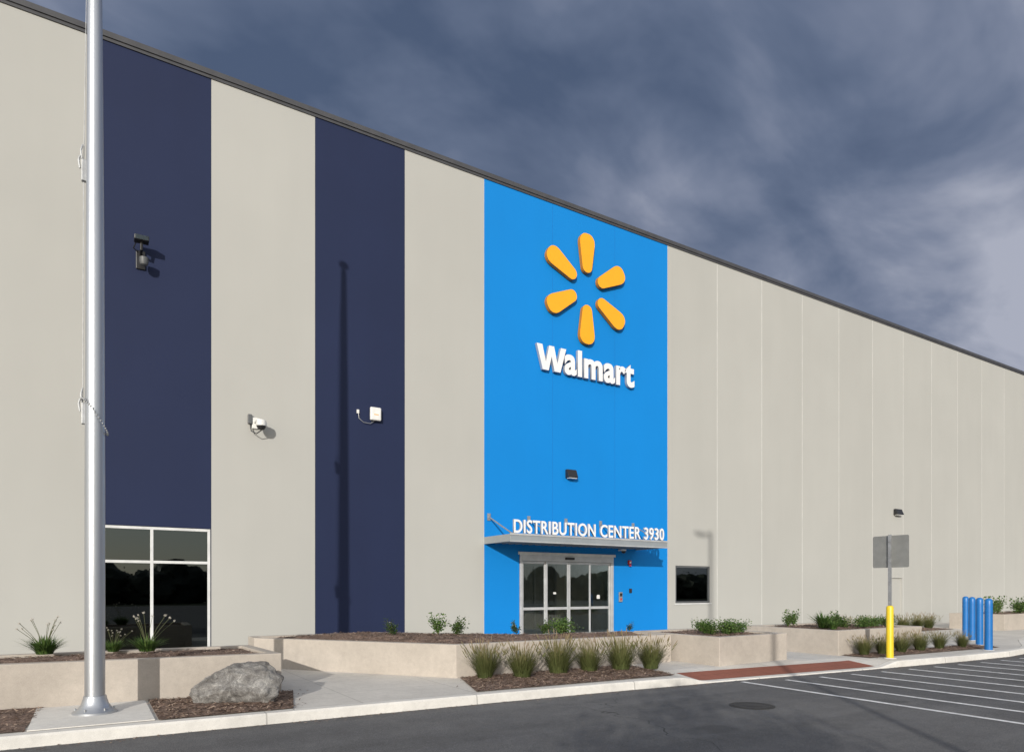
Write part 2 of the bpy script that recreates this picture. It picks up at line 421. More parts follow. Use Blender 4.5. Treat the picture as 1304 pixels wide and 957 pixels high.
# canopy over the entrance
cy0=15.47
boxes('canopy_deck',bld,M['canopy'],[(9.60,15.28,cy0+.03,WALL-.002,2.93,2.99)])
boxes('canopy_fascia',bld,M['canopy'],[(9.57,15.31,cy0,cy0+.03,2.88,3.08),(9.57,9.60,cy0+.03,WALL-.002,2.88,3.08),(15.28,15.31,cy0+.03,WALL-.002,2.88,3.08)],.004)
boxes('canopy_fascia_lip',bld,M['alu'],[(9.55,15.33,cy0-.02,cy0-.002,3.05,3.10),(9.55,15.33,cy0-.02,cy0-.002,2.87,2.90)])
boxes('canopy_ribs',bld,M['canopy'],[(9.7+.23*i,9.73+.23*i,cy0+.04,WALL-.01,2.90,2.93) for i in range(24)])
for i in range(5):
    x=9.72+1.36*i
    tube('canopy_tie_rod',bld,M['galv'],[(x,WALL-.02,3.66),(x,cy0+.1,3.08)],.022,8)
    box('canopy_rod_bracket',bld,M['galv'],x-.05,x+.05,WALL-.03,WALL-.002,3.56,3.76)
    box('canopy_rod_foot',bld,M['galv'],x-.03,x+.03,cy0+.04,cy0+.2,3.0,3.12)

# ---------------------------------------------------------------- lettering
def text_mesh(name,txt,parent,mats,x0,x1,z0,zcap,y,ext,offset,space=1.0,xh=None):
    cu=bpy.data.curves.new(name,'FONT'); cu.body=txt; cu.size=1; cu.extrude=.05; cu.offset=offset; cu.space_character=space; cu.resolution_u=6
    o=bpy.data.objects.new(name+'_tmp',cu); COL.objects.link(o)
    dg=bpy.context.evaluated_depsgraph_get(); dg.update()
    me=bpy.data.meshes.new_from_object(o.evaluated_get(dg)); me.name=name
    bpy.data.objects.remove(o)
    xs=[v.co.x for v in me.vertices]; ys=[v.co.y for v in me.vertices]
    mx,Mx,my,My=min(xs),max(xs),min(ys),max(ys)
    for v in me.vertices:
        c=v.co; u=(c.y-my)/(My-my)
        if xh:   # taller lower-case letters, as on the sign
            a,b=xh
            u=u*b/a if u<a else b+(u-a)*(1-b)/(1-a)
        v.co=Vector((x0+(c.x-mx)/(Mx-mx)*(x1-x0), y-(c.z/.05)*ext, z0+u*(zcap-z0)))
    me.materials.clear()
    for m in mats: me.materials.append(m)
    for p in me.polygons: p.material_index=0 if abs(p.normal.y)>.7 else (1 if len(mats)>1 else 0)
    ob=bpy.data.objects.new(name,me); COL.objects.link(ob); ob.parent=parent; return ob
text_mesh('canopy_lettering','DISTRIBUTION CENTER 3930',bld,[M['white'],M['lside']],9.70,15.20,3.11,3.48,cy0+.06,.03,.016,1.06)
sgn=group('wall_logo_sign',(13.17,WALL,10.91))
# capital W as a heavy bent-stroke letter
def prism(name,P,y0,y1,mats,parent):
    n=len(P); Vv=[(x,y0,z) for x,z in P]+[(x,y1,z) for x,z in P]
    Ff=[tuple(range(n))]+[(i,i+n,(i+1)%n+n,(i+1)%n) for i in range(n)]+[tuple(range(2*n-1,n-1,-1))]
    o=mesh_obj(name,Vv,Ff,mats,parent)
    for p in o.data.polygons: p.material_index=0 if abs(p.normal.y)>.7 else 1
    return o
wx0,wx1,wz0,wz1=-1.88,-.80,-2.765,-2.02
Wp=[(0,1),(.20,0),(.40,0),(.5,.58),(.60,0),(.80,0),(1,1),(.815,1),(.695,.33),(.585,1),(.415,1),(.305,.33),(.185,1)]
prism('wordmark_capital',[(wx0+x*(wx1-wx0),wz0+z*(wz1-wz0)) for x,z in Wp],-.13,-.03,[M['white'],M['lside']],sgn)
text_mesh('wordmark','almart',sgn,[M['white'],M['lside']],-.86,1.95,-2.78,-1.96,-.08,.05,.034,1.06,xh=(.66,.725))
def petal(ang):
    r1,r2=.185,.285; c1=.50+r1; c2=1.71-r2
    al=math.asin((r2-r1)/(c2-c1))
    pts=[]
    for j in range(15):
        a=-(math.pi/2+al)+(math.pi+2*al)*(j/14)
        ex=math.cos(a); ey=math.sin(a)
        q=(abs(ex)**2.5+abs(ey)**2.5)**(-1/2.5)
        pts.append((c2+r2*ex*q,r2*ey*min(q,1.03)))
    for j in range(11):
        a=(math.pi/2+al)+(math.pi-2*al)*(j/10)
        pts.append((c1+r1*math.cos(a),r1*math.sin(a)))
    ca,sa=math.cos(ang),math.sin(ang)
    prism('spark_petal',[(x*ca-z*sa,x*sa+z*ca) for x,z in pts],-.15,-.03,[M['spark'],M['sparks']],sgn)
for k in range(6): petal(math.radians(90+60*k))

# ---------------------------------------------------------------- wall fixtures
g=group('floodlight_camera',(.98,WALL,9.0))
box('backplate',g,M['black'],-.09,.09,-.04,-.002,-.45,-.05,.01)
tube('arm',g,M['black'],[(0,-.03,-.15),(0,-.28,-.12),(0,-.3,.02)],.03,8)
box('light_head',g,M['black'],-.14,.14,-.42,-.2,.02,.13,.015)
box('lens',g,M['glass'],-.12,.12,-.425,-.421,.03,.12)
lathe('camera_dome',g,M['dgray'],[(.02,-.14),(.07,-.11),(.09,-.05),(.09,.04),(.03,.06)],20,(.05,-.25,-.32))
tube('cable',g,M['black'],[(-.05,-.04,-.1),(-.14,-.1,-.05),(-.1,-.2,.03)],.012,6)
g=group('security_camera',(3.39,WALL,5.5))
box('backplate',g,M['wplastic'],-.1,.02,-.05,-.002,-.12,.14,.01)
tube('arm',g,M['wplastic'],[(-.04,-.04,.03),(-.02,-.22,.06),(.03,-.3,.03)],.035,10)
lathe('camera_housing',g,M['wplastic'],[(.03,.06),(.1,.03),(.12,-.04),(.115,-.1)][::-1],24,(.05,-.3,0))
lathe('camera_lens_dome',g,M['black'],[(.02,-.2),(.07,-.175),(.1,-.13),(.105,-.1)],24,(.05,-.3,0))
box('junction_box',g,M['dgray'],-.2,-.11,-.08,-.002,-.02,.2,.01)
tube('cable',g,M['black'],[(-.15,-.05,-.02),(-.14,-.12,-.2),(-.04,-.2,-.27),(.05,-.28,-.2)],.012,6)
g=group('wireless_access_point',(6.30,WALL,6.11))
box('antenna_housing',g,M['wplastic'],-.14,.15,-.14,-.05,-.17,.17,.03)
box('label',g,M['spark'],-.05,.07,-.145,-.1405,-.03,-.012)
box('bracket',g,M['galv'],-.05,.05,-.05,-.002,-.1,.1)
box('cable_box',g,M['wplastic'],-.47,-.41,-.05,-.002,-.03,.07,.008)
tube('cable',g,M['galv'],[(-.43,-.04,-.03),(-.42,-.05,-.15),(-.3,-.05,-.24),(-.12,-.05,-.25),(0,-.06,-.16)],.008,6)
def wallpack(x,z,w=.36):
    g=group('wall_pack_light',(x,WALL,z))
    v=[(-w/2,-.02,-.13),(w/2,-.02,-.13),(w/2,-.22,-.12),(-w/2,-.22,-.12),(-w/2,-.02,.13),(w/2,-.02,.13),(w/2,-.12,.13),(-w/2,-.12,.13),]
    o=mesh_obj('housing',v,[(0,1,2,3),(4,7,6,5),(3,2,6,7),(0,3,7,4),(1,5,6,2),(0,4,5,1)],M['black'],g); bevel(o,.015)
    box('backplate',g,M['dgray'],-.1,.1,-.02,-.002,-.1,.1)
    box('lens',g,M['wplastic'],-w/2+.04,w/2-.04,-.2,-.06,-.15,-.134)
wallpack(12.59,5.13); wallpack(30.8,5.05,.5)
g=group('fire_alarm_strobe',(15.0,WALL,2.47)); box('strobe_body',g,M['red'],-.06,.06,-.06,-.002,-.07,.07,.01); box('strobe_lens',g,M['wplastic'],-.03,.03,-.085,-.061,-.03,.03,.005)
lathe('strobe_horn',g,M['red'],[(.05,0),(.03,.03)],16,(0,-.06,-.12))
g=group('door_keypad',(14.62,WALL,1.35)); box('keypad_body',g,M['galv'],-.07,.07,-.05,-.002,-.16,.16,.01); box('keypad_screen',g,M['black'],-.05,.05,-.055,-.0505,.02,.12); box('keypad_button',g,M['red'],-.03,.03,-.056,-.0505,-.1,-.04)
g=group('card_reader',(15.05,WALL,1.55)); box('reader_body',g,M['black'],-.05,.05,-.04,-.002,-.07,.07,.01); box('reader_led',g,M['red'],-.01,.01,-.043,-.0405,.03,.045)
g=group('dome_camera',(14.55,WALL-.25,2.87)); 
lathe('mount',g,M['wplastic'],[(.08,-.05),(.09,.0)],20); lathe('dome',g,M['black'],[(.02,-.13),(.055,-.11),(.07,-.07),(.07,-.05)],20)
tube('bracket',g,M['wplastic'],[(0,0,-.01),(0,.24,-.01)],.025,8)

# ---------------------------------------------------------------- planters and beds
def inset(poly,d):
    n=len(poly); out=[]
    for i in range(n):
        p0=Vector(poly[i-1]);p1=Vector(poly[i]);p2=Vector(poly[(i+1)%n])
        d1=(p1-p0).normalized(); d2=(p2-p1).normalized()
        n1=Vector((-d1.y,d1.x)); n2=Vector((-d2.y,d2.x))
        b=(n1+n2); k=d/(max(.3,(1+n1.dot(n2))))
        out.append(p1+b*k)
    return [(p.x,p.y) for p in out]
def edge_dist(p,poly):
    best=9e9;n=len(poly)
    for i in range(n):
        a=Vector(poly[i]);b=Vector(poly[(i+1)%n]);ab=b-a
        t=max(0,min(1,(p-a).dot(ab)/ab.length_squared)); best=min(best,(a+ab*t-p).length)
    return best
def inside(p,poly):
    c=False;n=len(poly);j=n-1
    for i in range(n):
        xi,yi=poly[i];xj,yj=poly[j]
        if (yi>p.y)!=(yj>p.y) and p.x<(xj-xi)*(p.y-yi)/(yj-yi)+xi: c=not c
        j=i
    return c
def mulch(name,poly,z,mound,parent=None,dens=450):
    def hz(p):
        d=edge_dist(p,poly)
        return z+mound*sm(0,.8,d)+.03*sm(0,.1,d)*(noise.noise(Vector((p.x*5,p.y*5,z)))+.6*noise.noise(Vector((p.x*14,p.y*14,3))))
    bm=bmesh.new(); f=bm.faces.new([bm.verts.new((x,y,z)) for x,y in poly])
    bmesh.ops.triangulate(bm,faces=[f])
    for _ in range(5): 
        bmesh.ops.subdivide_edges(bm,edges=[e for e in bm.edges if e.calc_length()>.12],cuts=1,use_grid_fill=True)
    bmesh.ops.triangulate(bm,faces=[f for f in bm.faces if len(f.verts)>4])
    for v in bm.verts: v.co.z=hz(Vector((v.co.x,v.co.y)))
    me=bpy.data.meshes.new(name); bm.to_mesh(me); bm.free(); me.materials.append(M['mulch'])
    g=parent or group(name)
    o=bpy.data.objects.new('mulch_surface',me); COL.objects.link(o); o.parent=g
    xs=[p[0] for p in poly]; ys=[p[1] for p in poly]
    area=(max(xs)-min(xs))*(max(ys)-min(ys))
    V=[];F=[]
    for _ in range(int(area*dens)):
        p=Vector((U(min(xs),max(xs)),U(min(ys),max(ys))))
        if not inside(p,poly): continue
        zz=hz(p)
        if z<.1 and R()<.12:      # a few chips have strayed onto the concrete
            p=p+Vector((random.gauss(0,.09),random.gauss(0,.05)))
            if not inside(p,poly): zz=.0
        c=Vector((p.x,p.y,zz+U(.003,.018)))
        a=U(0,6.28); l=U(.012,.04); w=U(.004,.011)
        d=Vector((math.cos(a),math.sin(a),U(-.35,.35)))*l; n=Vector((-math.sin(a),math.cos(a),U(-.4,.4)))*w
        k=len(V); V+=[c-d-n,c+d-n*.6,c+d*.9+n,c-d+n*.7]; F.append((k,k+1,k+2,k+3))
    mesh_obj('bark_chips',V,F,M['chip'],g)
    return g
def planter(poly,h,mound,dens=350):
    g=group('concrete_planter')
    inn=inset(poly,.18); n=len(poly)
    V=[(x,y,-.05) for x,y in poly]+[(x,y,h) for x,y in poly]+[(x,y,h) for x,y in inn]+[(x,y,h-.25) for x,y in inn]
    F=[]
    for r in range(3):
        for i in range(n):
            j=(i+1)%n; F.append((r*n+i,r*n+j,(r+1)*n+j,(r+1)*n+i))
    o=mesh_obj('planter_wall',V,F,M['planter'],g); bevel(o,.012)
    mulch('planter_mulch',inset(poly,.175),h-.05,mound,g,dens)
    return g
H=.60
planter([(-9,11.9),(2.58,10.98),(2.48,12.95),(-9,13.2)],H,.05)
planter([(2.9,14.7),(5.65,11.0),(11.0,11.0),(11.0,12.5),(8.3,12.75),(5.6,15.3),(2.9,15.3)],H,.10)
planter([(11.16,9.78),(13.6,9.95),(13.6,12.4),(11.16,12.4)],H,.05)
planter([(15.4,9.84),(19.2,9.84),(19.2,12.6),(15.4,12.6)],H,.05)
planter([(30.2,12.4),(37,12.4),(37,14.4),(30.2,14.4)],.62,.05,120)
mulch('mulch_bed',[(.74,9.36),(2.35,9.34),(2.75,10.95),(.74,11.1)],.008,.05,dens=900)
mulch('mulch_bed',[(-7,9.45),(-.62,9.42),(-.5,11.2),(-7,11.7)],.008,.05,dens=350)
mulch('mulch_bed',[(5.15,9.33),(9.3,9.2),(9.65,10.98),(5.72,10.98)],.008,.05,dens=800)
mulch('mulch_bed',[(15.5,9.1),(21.4,8.9),(21.6,9.8),(15.5,9.82)],.008,.05,dens=400)
box('flagpole_pad',None,M['curb'],-.58,.70,9.40,11.1,.001,.012)

# ---------------------------------------------------------------- plants
def blade(V,F,base,ang,L,w,lean,droop,seg=4):
    o=Vector((math.cos(ang),math.sin(ang),0)); sd=Vector((-o.y,o.x,0)); k=len(V)
    for i in range(seg+1):
        u=i/seg
        p=Vector(base)+o*(L*lean*u**1.4)+Vector((0,0,L*(u*(1-lean*.3)-droop*u*u)))
        ww=w*(1-u)**.6*.5+.0006
        V.append(p-sd*ww); V.append(p+sd*ww)
    for i in range(seg): F.append((k+2*i,k+2*i+1,k+2*i+3,k+2*i+2))
def me_from(name,V,F,mats,idx=None,smooth=False):
    me=bpy.data.meshes.new(name); me.from_pydata([tuple(v) for v in V],[],F); me.update()
    for m in mats: me.materials.append(m)
    if idx: me.polygons.foreach_set('material_index',idx)
    return me
def inst(name,me,loc,sc=1,rot=None):
    o=bpy.data.objects.new(name,me); o.location=loc; o.scale=(sc*U(.95,1.05),sc*U(.95,1.05),sc)
    o.rotation_euler=(0,0,U(0,6.28) if rot is None else rot); COL.objects.link(o); return o
def fountain():
    V=[];F=[]
    for _ in range(820):
        r=.13*math.sqrt(R()); a=U(0,6.28); b=(r*math.cos(a),r*math.sin(a),0)
        blade(V,F,b,a+U(-.6,.6),U(.35,.70),.0075,U(.05,.80)*(.4+r*5),U(0,.32))
    for _ in range(80):
        r=.09*math.sqrt(R()); a=U(0,6.28); L=U(.5,.8); ln=U(.05,.65)
        b=Vector((r*math.cos(a),r*math.sin(a),0)); o=Vector((math.cos(a),math.sin(a),0))
        blade(V,F,b,a,L,.003,ln,.1)
        tip=b+o*(L*ln)+Vector((0,0,L*(1-ln*.3-.1)))
        d=(o*ln+Vector((0,0,.8))).normalized()
        v,f=tube_data([tip-d*.05,tip-d*.02,tip+d*.02,tip+d*.06],[.002,.007,.006,.001],5,False)
        k=len(V); V+=v; F+=[tuple(i+k for i in q) for q in f]
    return me_from('fountain_grass_mesh',V,F,[M['fgrass']])
FG=[fountain() for _ in range(4)]
for i,(x,y,sc) in enumerate([(6.0,10.55,1.02),(6.5,10.12,1.0),(7.38,10.25,1.14),(8.06,10.2,.98),(8.72,10.05,1.14),(9.5,10.05,1.0)]):
    inst('ornamental_grass',FG[i%4],(x,y,.03),sc)
for i,(x,y) in enumerate([(15.9,9.5),(16.5,9.4),(17.35,9.4),(18.25,9.4),(19.2,9.4),(20.2,9.3)]):
    inst('ornamental_grass',FG[(i+1)%4],(x,y,.03),U(.65,.85))
def clump(n,L,w,lean,heads=0,hh=.5):
    V=[];F=[];I=[]
    for _ in range(n):
        r=.10*math.sqrt(R()); a=U(0,6.28)
        blade(V,F,(r*math.cos(a),r*math.sin(a),0),a+U(-.4,.4),U(.6,1)*L,w,U(lean*.2,lean),U(.05,.4))
    I=[0]*len(F)
    for _ in range(heads):
        a=U(0,6.28); L2=U(.8,1.1)*hh; ln=U(.15,.75); b=Vector((0,0,0)); o=Vector((math.cos(a),math.sin(a),0))
        pts=[b+o*(L2*ln*u**1.4)+Vector((0,0,L2*u*(1-ln*.3))) for u in (0,.33,.66,1)]
        v,f=tube_data(pts,[.003]*4,4,False); k=len(V); V+=v; F+=[tuple(i+k for i in q) for q in f]; I+=[1]*len(f)
        for _ in range(16):
            q=pts[-1]+Vector((U(-1,1),U(-1,1),U(-1,1))).normalized()*U(.006,.02); s=.007
            k=len(V); n1=Vector((U(-1,1),U(-1,1),U(-1,1))).normalized()*s; n2=n1.orthogonal().normalized()*s
            V+=[q-n1,q+n2,q+n1,q-n2]; F.append((k,k+1,k+2,k+3)); I.append(2)
    return me_from('clump_mesh',V,F,[M['green'],M['stem'],M['bloom']],I)
AL=clump(320,.36,.018,1.0,13,.52); AL2=clump(280,.32,.018,1.0,9,.55)
inst('allium_plant',AL,(-.55,12.5,.62),1.1); inst('allium_plant',AL2,(.8,12.25,.62),1.1); inst('allium_plant',AL,(.35,12.7,.6),.75); inst('allium_plant',AL2,(-3.2,12.6,.6),1)
YU=clump(200,.5,.03,1.0)
def shrub(n,rx,rz,leaf,stems=6,mats=('green',),blooms=0):
    V=[];F=[];I=[]
    tips=[]
    for _ in range(stems):
        a=U(0,6.28); e=Vector((math.cos(a)*rx*U(.2,.9),math.sin(a)*rx*U(.2,.9),rz*U(.5,1)))
        pts=[(0,0,0),e*.4+Vector((0,0,.03)),e]; tips.append(e)
        v,f=tube_data(pts,[.008,.006,.003],4,False); k=len(V); V+=v; F+=[tuple(i+k for i in q) for q in f]; I+=[1]*len(f)
    for _ in range(n):
        t=random.choice(tips); u=U(.25,1.08); c=t*u+Vector((U(-1,1),U(-1,1),U(-1,1)))*rx*.28
        if c.z<.01: c.z=.02
        d=Vector((U(-1,1),U(-1,1),U(-.4,.9))).normalized(); s=d.orthogonal().normalized(); L=leaf*U(.6,1.2)
        k=len(V); V+=[c,c+d*L*.5+s*L*.28,c+d*L,c+d*L*.5-s*L*.28]; F.append((k,k+1,k+2,k+3)); I.append(2 if R()<blooms and c.z>rz*.5 else 0)
    return me_from('shrub_mesh',V,F,[M[mats[0]],M['stem'],M['bloom']],I)
S1=shrub(420,.20,.42,.055,9); S2=shrub(500,.26,.34,.06,12); S3=shrub(300,.18,.32,.05,8,('dgreen',),.15); S4=shrub(900,.42,.26,.06,22)
for me,x,y,sc in [(S3,5.35,13.3,1.0),(S1,6.2,12.9,1),(S2,6.55,12.75,.9),(S3,7.75,12.3,.8),(S2,8.2,11.9,.75),(S4,8.75,11.95,.9),(S3,10.4,11.7,.6)]:
    inst('flowering_shrub',me,(x,y,.66),sc)
for x,y,sc in [(11.9,10.7,.8),(12.4,10.6,.9),(12.9,10.8,.8),(12.5,11.4,.8)]: inst('green_shrub',S4,(x,y,.60),sc)
for me,x,y,sc in [(S1,15.9,11.6,.9),(YU,16.2,10.75,1.2),(YU,15.9,10.3,.7),(S4,16.9,10.7,.8),(S4,17.5,10.5,.8),(S4,18.1,10.6,.8),(S4,18.7,10.5,.8),(S2,17.7,11.3,1),(S1,16.4,11.8,1)]:
    inst('green_shrub',me,(x,y,.60),sc)
for x,y in [(30.9,13.1),(31.8,13.3),(33,13),(34.2,13.4)]: inst('flowering_shrub',S1 if x<32 else S2,(x,y,.6),1.6)
mulch('mulch_bed',[(20.2,11.2),(22.5,11.6),(22.8,13.0),(20.2,13.0)],.008,.05,dens=200)
for x,y in ((20.6,11.7),(21.3,12.2),(22,12.1),(21.7,12.6),(20.9,12.5)): inst('green_shrub',S4,(x,y,.0),.9)
mulch('mulch_bed',[(22.9,13.9),(29.6,13.9),(29.6,15.2),(22.9,15.2)],.008,.05,dens=100)
for x in (23.4,24.3,25.5,26.6,27.7,28.8): inst('ornamental_grass',FG[int(x)%4],(x,14.5+U(-.2,.2),.0),U(.8,1))

# ---------------------------------------------------------------- boulder
bm=bmesh.new(); bmesh.ops.create_icosphere(bm,subdivisions=6,radius=1)
rb=random.Random(21)
planes=[(Vector((rb.uniform(-1,1),rb.uniform(-1,1),rb.uniform(-.3,1))).normalized(),rb.uniform(.62,.86)) for _ in range(18)]
for v in bm.verts:
    c=v.co.copy()
    for n,d in planes:
        k=c.dot(n)
        if k>d: c-=n*(k-d)*.9
    nz=v.co.normalized()
    c+=nz*(.07*noise.noise(c*2.2)+.045*noise.noise(c*6)+.02*abs(noise.noise(c*15))+.012*noise.noise(c*34))
    v.co=Vector((c.x*.63,c.y*.44,c.z*.45))
me=bpy.data.meshes.new('boulder'); bm.to_mesh(me); bm.free()
m,nt,b=new_mat('granite_boulder'); co=objcoord(nt)
a=noise_n(nt,co,4,7,.75,1.2); f=noise_n(nt,co,60,3,.8)
col=ramp(nt,a,[(.3,(.07,.065,.06)),(.42,(.17,.16,.15)),(.55,(.28,.27,.255)),(.66,(.50,.48,.45))])
col=mixc(nt,1.0,col,ramp(nt,f,[(.3,(.55,)*3),(.7,(1.4,)*3)]),'MULTIPLY')
nt.links.new(col,b.inputs['Base Color']); b.inputs['Roughness'].default_value=.85
bump(nt,b,math_n(nt,'ADD',a,math_n(nt,'MULTIPLY',f,.5)),.9,.04)
me.materials.append(m); me.polygons.foreach_set('use_smooth',[True]*len(me.polygons))
o=bpy.data.objects.new('boulder',me); o.location=(1.82,10.22,.20); o.rotation_euler=(0,.05,-.4); COL.objects.link(o)

# ---------------------------------------------------------------- flagpole
fx,fy=.08,10.31
g=group('flagpole',(fx,fy,.0))
lathe('shaft',g,M['pole'],[(.116,.1),(.114,3),(.103,6),(.084,9),(.055,12.0)],48)
lathe('base_collar',g,M['pole'],[(.255,.012),(.255,.035),(.235,.05),(.19,.08),(.155,.13),(.135,.20),(.130,.23),(.117,.235)],48)
lathe('finial_ball',g,M['pole'],[(.03,12.0),(.04,12.04)]+[(.10*math.sin(a),12.14-.10*math.cos(a)) for a in [.4+.34*i for i in range(8)]],24)
hx,hy=-.112,.06
for z in (7.0,3.88):
    box('cleat_box',g,M['galv'],hx-.035,hx+.03,hy-.03,hy+.03,z-.16,z+.12,.008)
    tube('cleat',g,M['galv'],[(hx-.05,hy,z+.16),(hx-.065,hy,z+.1),(hx-.05,hy,z)],.012,6)
    tube('snap_hook',g,M['galv'],[(hx-.03,hy-.02,z+.12),(hx-.04,hy-.03,z+.22),(hx-.02,hy-.02,z+.3)],.012,6)
tube('halyard',g,M['galv'],[(hx-.02,hy,3.9),(hx-.01,hy,7),(hx+.03,hy,10),(hx+.07,0,12)],.005,6)
V=[];F=[]
for i in range(40):
    a=2*math.pi*i/40; c=Vector((.145*math.cos(a)+.0,.145*math.sin(a),3.82-.21*math.cos(a)-.03*math.sin(a)))
    v,f=tube_data([c-Vector((0,0,.012)),c,c+Vector((0,0,.012))],[.005,.014,.005],6); k=len(V); V+=v; F+=[tuple(j+k for j in q) for q in f]
mesh_obj('beaded_retainer_ring',V,F,M['galv'],g,True)
for i in range(6):
    a=i*math.pi/3
    tube('anchor_bolt',g,M['galv'],[(.215*math.cos(a),.215*math.sin(a),.03),(.215*math.cos(a),.215*math.sin(a),.085)],.013,6,False)

# ---------------------------------------------------------------- sign on yellow bollard
g=group('traffic_sign',(15.77,8.8,0))
lathe('yellow_bollard',g,M['yellow'],[(.078,-.01),(.078,1.17),(.07,1.2),(.045,1.22)],28)
lathe('bollard_collar',g,M['curb'],[(.14,0),(.13,.015),(.08,.02)],24)
boxes('post',g,M['galv'],[(-.03,-.022,-.03,.03,1.2,2.86),(-.022,.02,-.03,-.022,1.2,2.86),(-.022,.02,.022,.03,1.2,2.86)])
def rr(w,h,r,n=6):
    P=[]
    for cx,cz,a0 in ((w/2-r,h/2-r,0),(-w/2+r,h/2-r,90),(-w/2+r,-h/2+r,180),(w/2-r,-h/2+r,270)):
        for i in range(n+1):
            a=math.radians(a0+90*i/n); P.append((cx+r*math.cos(a),cz+r*math.sin(a)))
    return P
P=rr(.84,.74,.04); n=len(P)
V=[(.024,y,2.47+z) for y,z in P]+[(.029,y,2.47+z) for y,z in P]
mesh_obj('sign_plate',V,[tuple(range(n))]+[(i,i+n,(i+1)%n+n,(i+1)%n) for i in range(n)]+[tuple(range(2*n-1,n-1,-1))],M['signback'],g)
P2=rr(.80,.70,.035); mesh_obj('sign_face',[(.031,y,2.47+z) for y,z in P2],[tuple(range(n))],M['wplastic'],g)
for z in (2.25,2.7): tube('bolt',g,M['galv'],[(-.035,0,z),(-.055,0,z)],.014,6,False)

# ---------------------------------------------------------------- blue bollards
for i in range(4):
    g=group('blue_bollard',(20.1+1.7*i,8.62+.96*i,0))
    r=.094
    prof=[(r,-.003),(r,1.0),(r+.004,1.0),(r+.004,1.03),(r,1.03),(r,1.13),(r+.004,1.13),(r+.004,1.16),(r,1.16),(r,1.28),(r*.9,1.32),(r*.6,1.35),(.02,1.36)]
    lathe('sleeve',g,M['bolblue'],prof,28)
    lathe('base_ring',g,M['curb'],[(.14,0),(.13,.01),(.09,.012)],24)

# ---------------------------------------------------------------- trees (behind the viewpoint, their shadows fall on the road)
def tree(loc,h,cr,cb,nleaf,name='shade_tree'):
    g=group(name,loc)
    V,F=tube_data([(0,0,0),(.03,0,h*.25),(-.02,.03,h*.5),(.02,0,h*.9)],[.09,.07,.05,.012],10)
    cl=[]
    for i in range(16):
        z0=h*U(.25,.7); a=i*2.4+U(-.3,.3); zz=z0+U(.3,1.2); rr_=cr*U(.45,1)
        e=Vector((math.cos(a)*rr_,math.sin(a)*rr_,min(zz,h*.95)))
        v,f=tube_data([(0,0,z0),(e*.5+Vector((0,0,z0*.5+.05))),e],[.03,.02,.006],6,False)
        k=len(V); V+=v; F+=[tuple(j+k for j in q) for q in f]
        cl.append((e,cr*U(.3,.5))); cl.append((e*.6+Vector((0,0,z0*.4+.2)),cr*U(.25,.45)))
    for _ in range(6): cl.append((Vector((U(-.3,.3),U(-.3,.3),U(cb+.8,h))),cr*.35))
    mesh_obj('trunk_and_limbs',V,F,M['bark'],g,True)
    V=[];F=[]
    for _ in range(nleaf):
        c,r=random.choice(cl); q=c+Vector((random.gauss(0,.5),random.gauss(0,.5),random.gauss(0,.5)))*r
        d=Vector((U(-1,1),U(-1,1),U(-1,1))).normalized(); s=d.orthogonal().normalized(); L=U(.10,.19)
        k=len(V); V+=[q,q+d*L*.5+s*L*.32,q+d*L,q+d*L*.5-s*L*.32]; F.append((k,k+1,k+2,k+3))
    mesh_obj('foliage',V,F,M['dgreen'],g)
tree((-3.9,-6.8,-.14),5.4,1.45,1.5,9000)
# parking-lot lamp (its shadow falls on the facade)
g=group('street_lamp',(0,-6,-.14))
lathe('concrete_base',g,M['curb'],[(.3,0),(.3,.75),(.28,.78)],24)
lathe('pole',g,M['dgray'],[(.075,.78),(.06,12.0)],20)
box('arm',g,M['dgray'],-.3,.0,-.03,.03,11.87,11.93); box('lamp_head',g,M['dgray'],-.75,-.3,-.15,.15,11.86,11.93,.02)
box('lamp_lens',g,M['wplastic'],-.7,-.35,-.1,.1,11.845,11.859)
# distant tree line across the parking lot: rough crowns with loose leaves
V=[];F=[]
bm=bmesh.new(); bmesh.ops.create_icosphere(bm,subdivisions=3,radius=1)
IV=[v.co.copy() for v in bm.verts]; IF=[tuple(v.index for v in f.verts) for f in bm.faces]; bm.free()
for i in range(105):
    cx=-170+3.0*i+U(-1,1); cy=-66+U(-5,5); hh=U(3.6,6.4); rx=U(2.2,3.4); off=Vector((U(0,99),0,0))
    k=len(V)
    for q in IV:
        sc=1+.38*noise.noise(q*1.6+off)+.22*noise.noise(q*4+off)+.12*noise.noise(q*9+off)
        V.append(Vector((cx+q.x*rx*sc,cy+q.y*rx*sc,hh*.42-.3+q.z*hh*.52*sc)))
    F+=[tuple(a+k for a in f) for f in IF]
    for _ in range(60):
        q=random.choice(IV); c=Vector((cx+q.x*rx*U(.95,1.15),cy+q.y*rx,hh*.42-.3+q.z*hh*.52*U(.95,1.15)))
        d=Vector((U(-1,1),U(-1,1),U(-1,1))).normalized(); s=d.orthogonal().normalized(); L=U(.2,.4)
        k=len(V); V+=[c,c+d*L*.5+s*L*.4,c+d*L,c+d*L*.5-s*L*.4]; F.append((k,k+1,k+2,k+3))
mesh_obj('tree_line',V,F,M['far'])

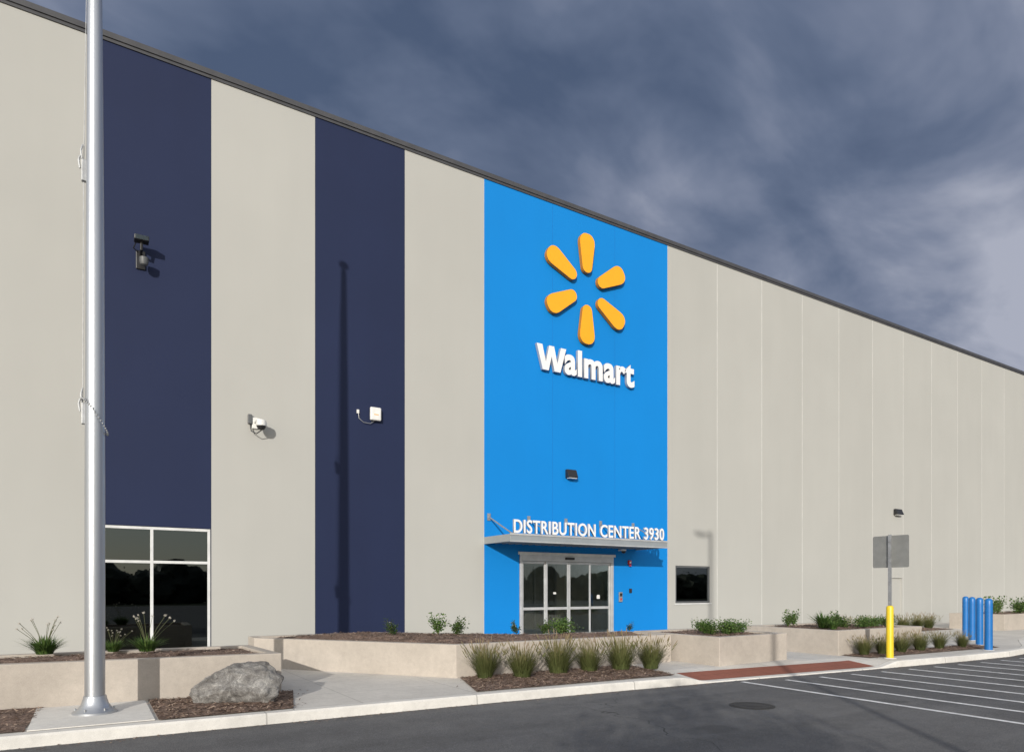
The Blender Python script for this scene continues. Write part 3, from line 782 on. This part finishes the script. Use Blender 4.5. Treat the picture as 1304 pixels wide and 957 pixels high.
# ---------------------------------------------------------------- sky and sun
w=bpy.data.worlds.new('World'); scene.world=w; w.use_nodes=True; nt=w.node_tree
for n in list(nt.nodes): nt.nodes.remove(n)
out=N(nt,'ShaderNodeOutputWorld')
sky=N(nt,'ShaderNodeTexSky'); sky.sky_type='NISHITA'; sky.sun_disc=False
sky.sun_elevation=EL; sky.sun_rotation=math.atan2(-SD.x,-SD.y)%(2*math.pi)
bg1=N(nt,'ShaderNodeBackground'); bg1.inputs[1].default_value=.12; nt.links.new(sky.outputs[0],bg1.inputs[0])
tc=N(nt,'ShaderNodeTexCoord').outputs['Generated']
sp=N(nt,'ShaderNodeSeparateXYZ'); nt.links.new(tc,sp.inputs[0])
den=math_n(nt,'ADD',math_n(nt,'MAXIMUM',sp.outputs[2],0.0),.28)
cb=N(nt,'ShaderNodeCombineXYZ')
nt.links.new(math_n(nt,'DIVIDE',sp.outputs[0],den),cb.inputs[0]); nt.links.new(math_n(nt,'DIVIDE',sp.outputs[1],den),cb.inputs[1])
mp=N(nt,'ShaderNodeMapping'); mp.inputs['Rotation'].default_value=(0,0,math.radians(-20)); mp.inputs['Scale'].default_value=(1.0,1.5,1); mp.inputs['Location'].default_value=(4.1,1.9,0)
nt.links.new(cb.outputs[0],mp.inputs['Vector'])
big=noise_n(nt,mp.outputs[0],1.1,1,.5,.2); det=noise_n(nt,mp.outputs[0],2.9,5,.52,.25)
cl=math_n(nt,'ADD',math_n(nt,'MULTIPLY',big,.5),math_n(nt,'MULTIPLY',det,.5))
ccol=ramp(nt,cl,[(.38,(.075,.108,.185)),(.46,(.125,.162,.25)),(.53,(.205,.24,.335)),(.63,(.40,.425,.515))])
dv=N(nt,'ShaderNodeVectorMath',operation='DOT_PRODUCT'); nt.links.new(tc,dv.inputs[0]); dv.inputs[1].default_value=(-SD.x,-SD.y,.15)
side=N(nt,'ShaderNodeMapRange'); side.interpolation_type='SMOOTHSTEP'
side.inputs['From Min'].default_value=-.15; side.inputs['From Max'].default_value=.55; nt.links.new(dv.outputs['Value'],side.inputs['Value'])
ccol=mixc(nt,side.outputs[0],ccol,(1.25,1.22,1.20))
bg2=N(nt,'ShaderNodeBackground'); bg2.inputs[1].default_value=1.0; nt.links.new(ccol,bg2.inputs[0])
open_=math_n(nt,'MULTIPLY',side.outputs[0],.55)
fac=math_n(nt,'SUBTRACT',1.0,open_)
mx=N(nt,'ShaderNodeMixShader'); nt.links.new(fac,mx.inputs[0]); nt.links.new(bg1.outputs[0],mx.inputs[1]); nt.links.new(bg2.outputs[0],mx.inputs[2])
nt.links.new(mx.outputs[0],out.inputs[0])

sd=bpy.data.lights.new('sun','SUN'); sd.energy=3.6; sd.angle=math.radians(.5); sd.color=(1,.95,.87)
so=bpy.data.objects.new('sun',sd); COL.objects.link(so); so.location=(-20,-25,15)
ld=Vector((SD.x*math.cos(EL),SD.y*math.cos(EL),-math.sin(EL)))
so.rotation_euler=ld.to_track_quat('-Z','Y').to_euler()

# ---------------------------------------------------------------- camera
cd=bpy.data.cameras.new('camera'); cd.lens=24; cd.sensor_width=36; cd.shift_y=.208; cd.clip_end=3000; cd.clip_start=.05
c=bpy.data.objects.new('camera',cd); COL.objects.link(c); c.location=(0,0,1.6); c.rotation_euler=(math.radians(90),0,-math.radians(31.87))
scene.camera=c
scene.view_settings.view_transform='Standard'; scene.view_settings.look='None'; scene.view_settings.exposure=0; scene.view_settings.gamma=1
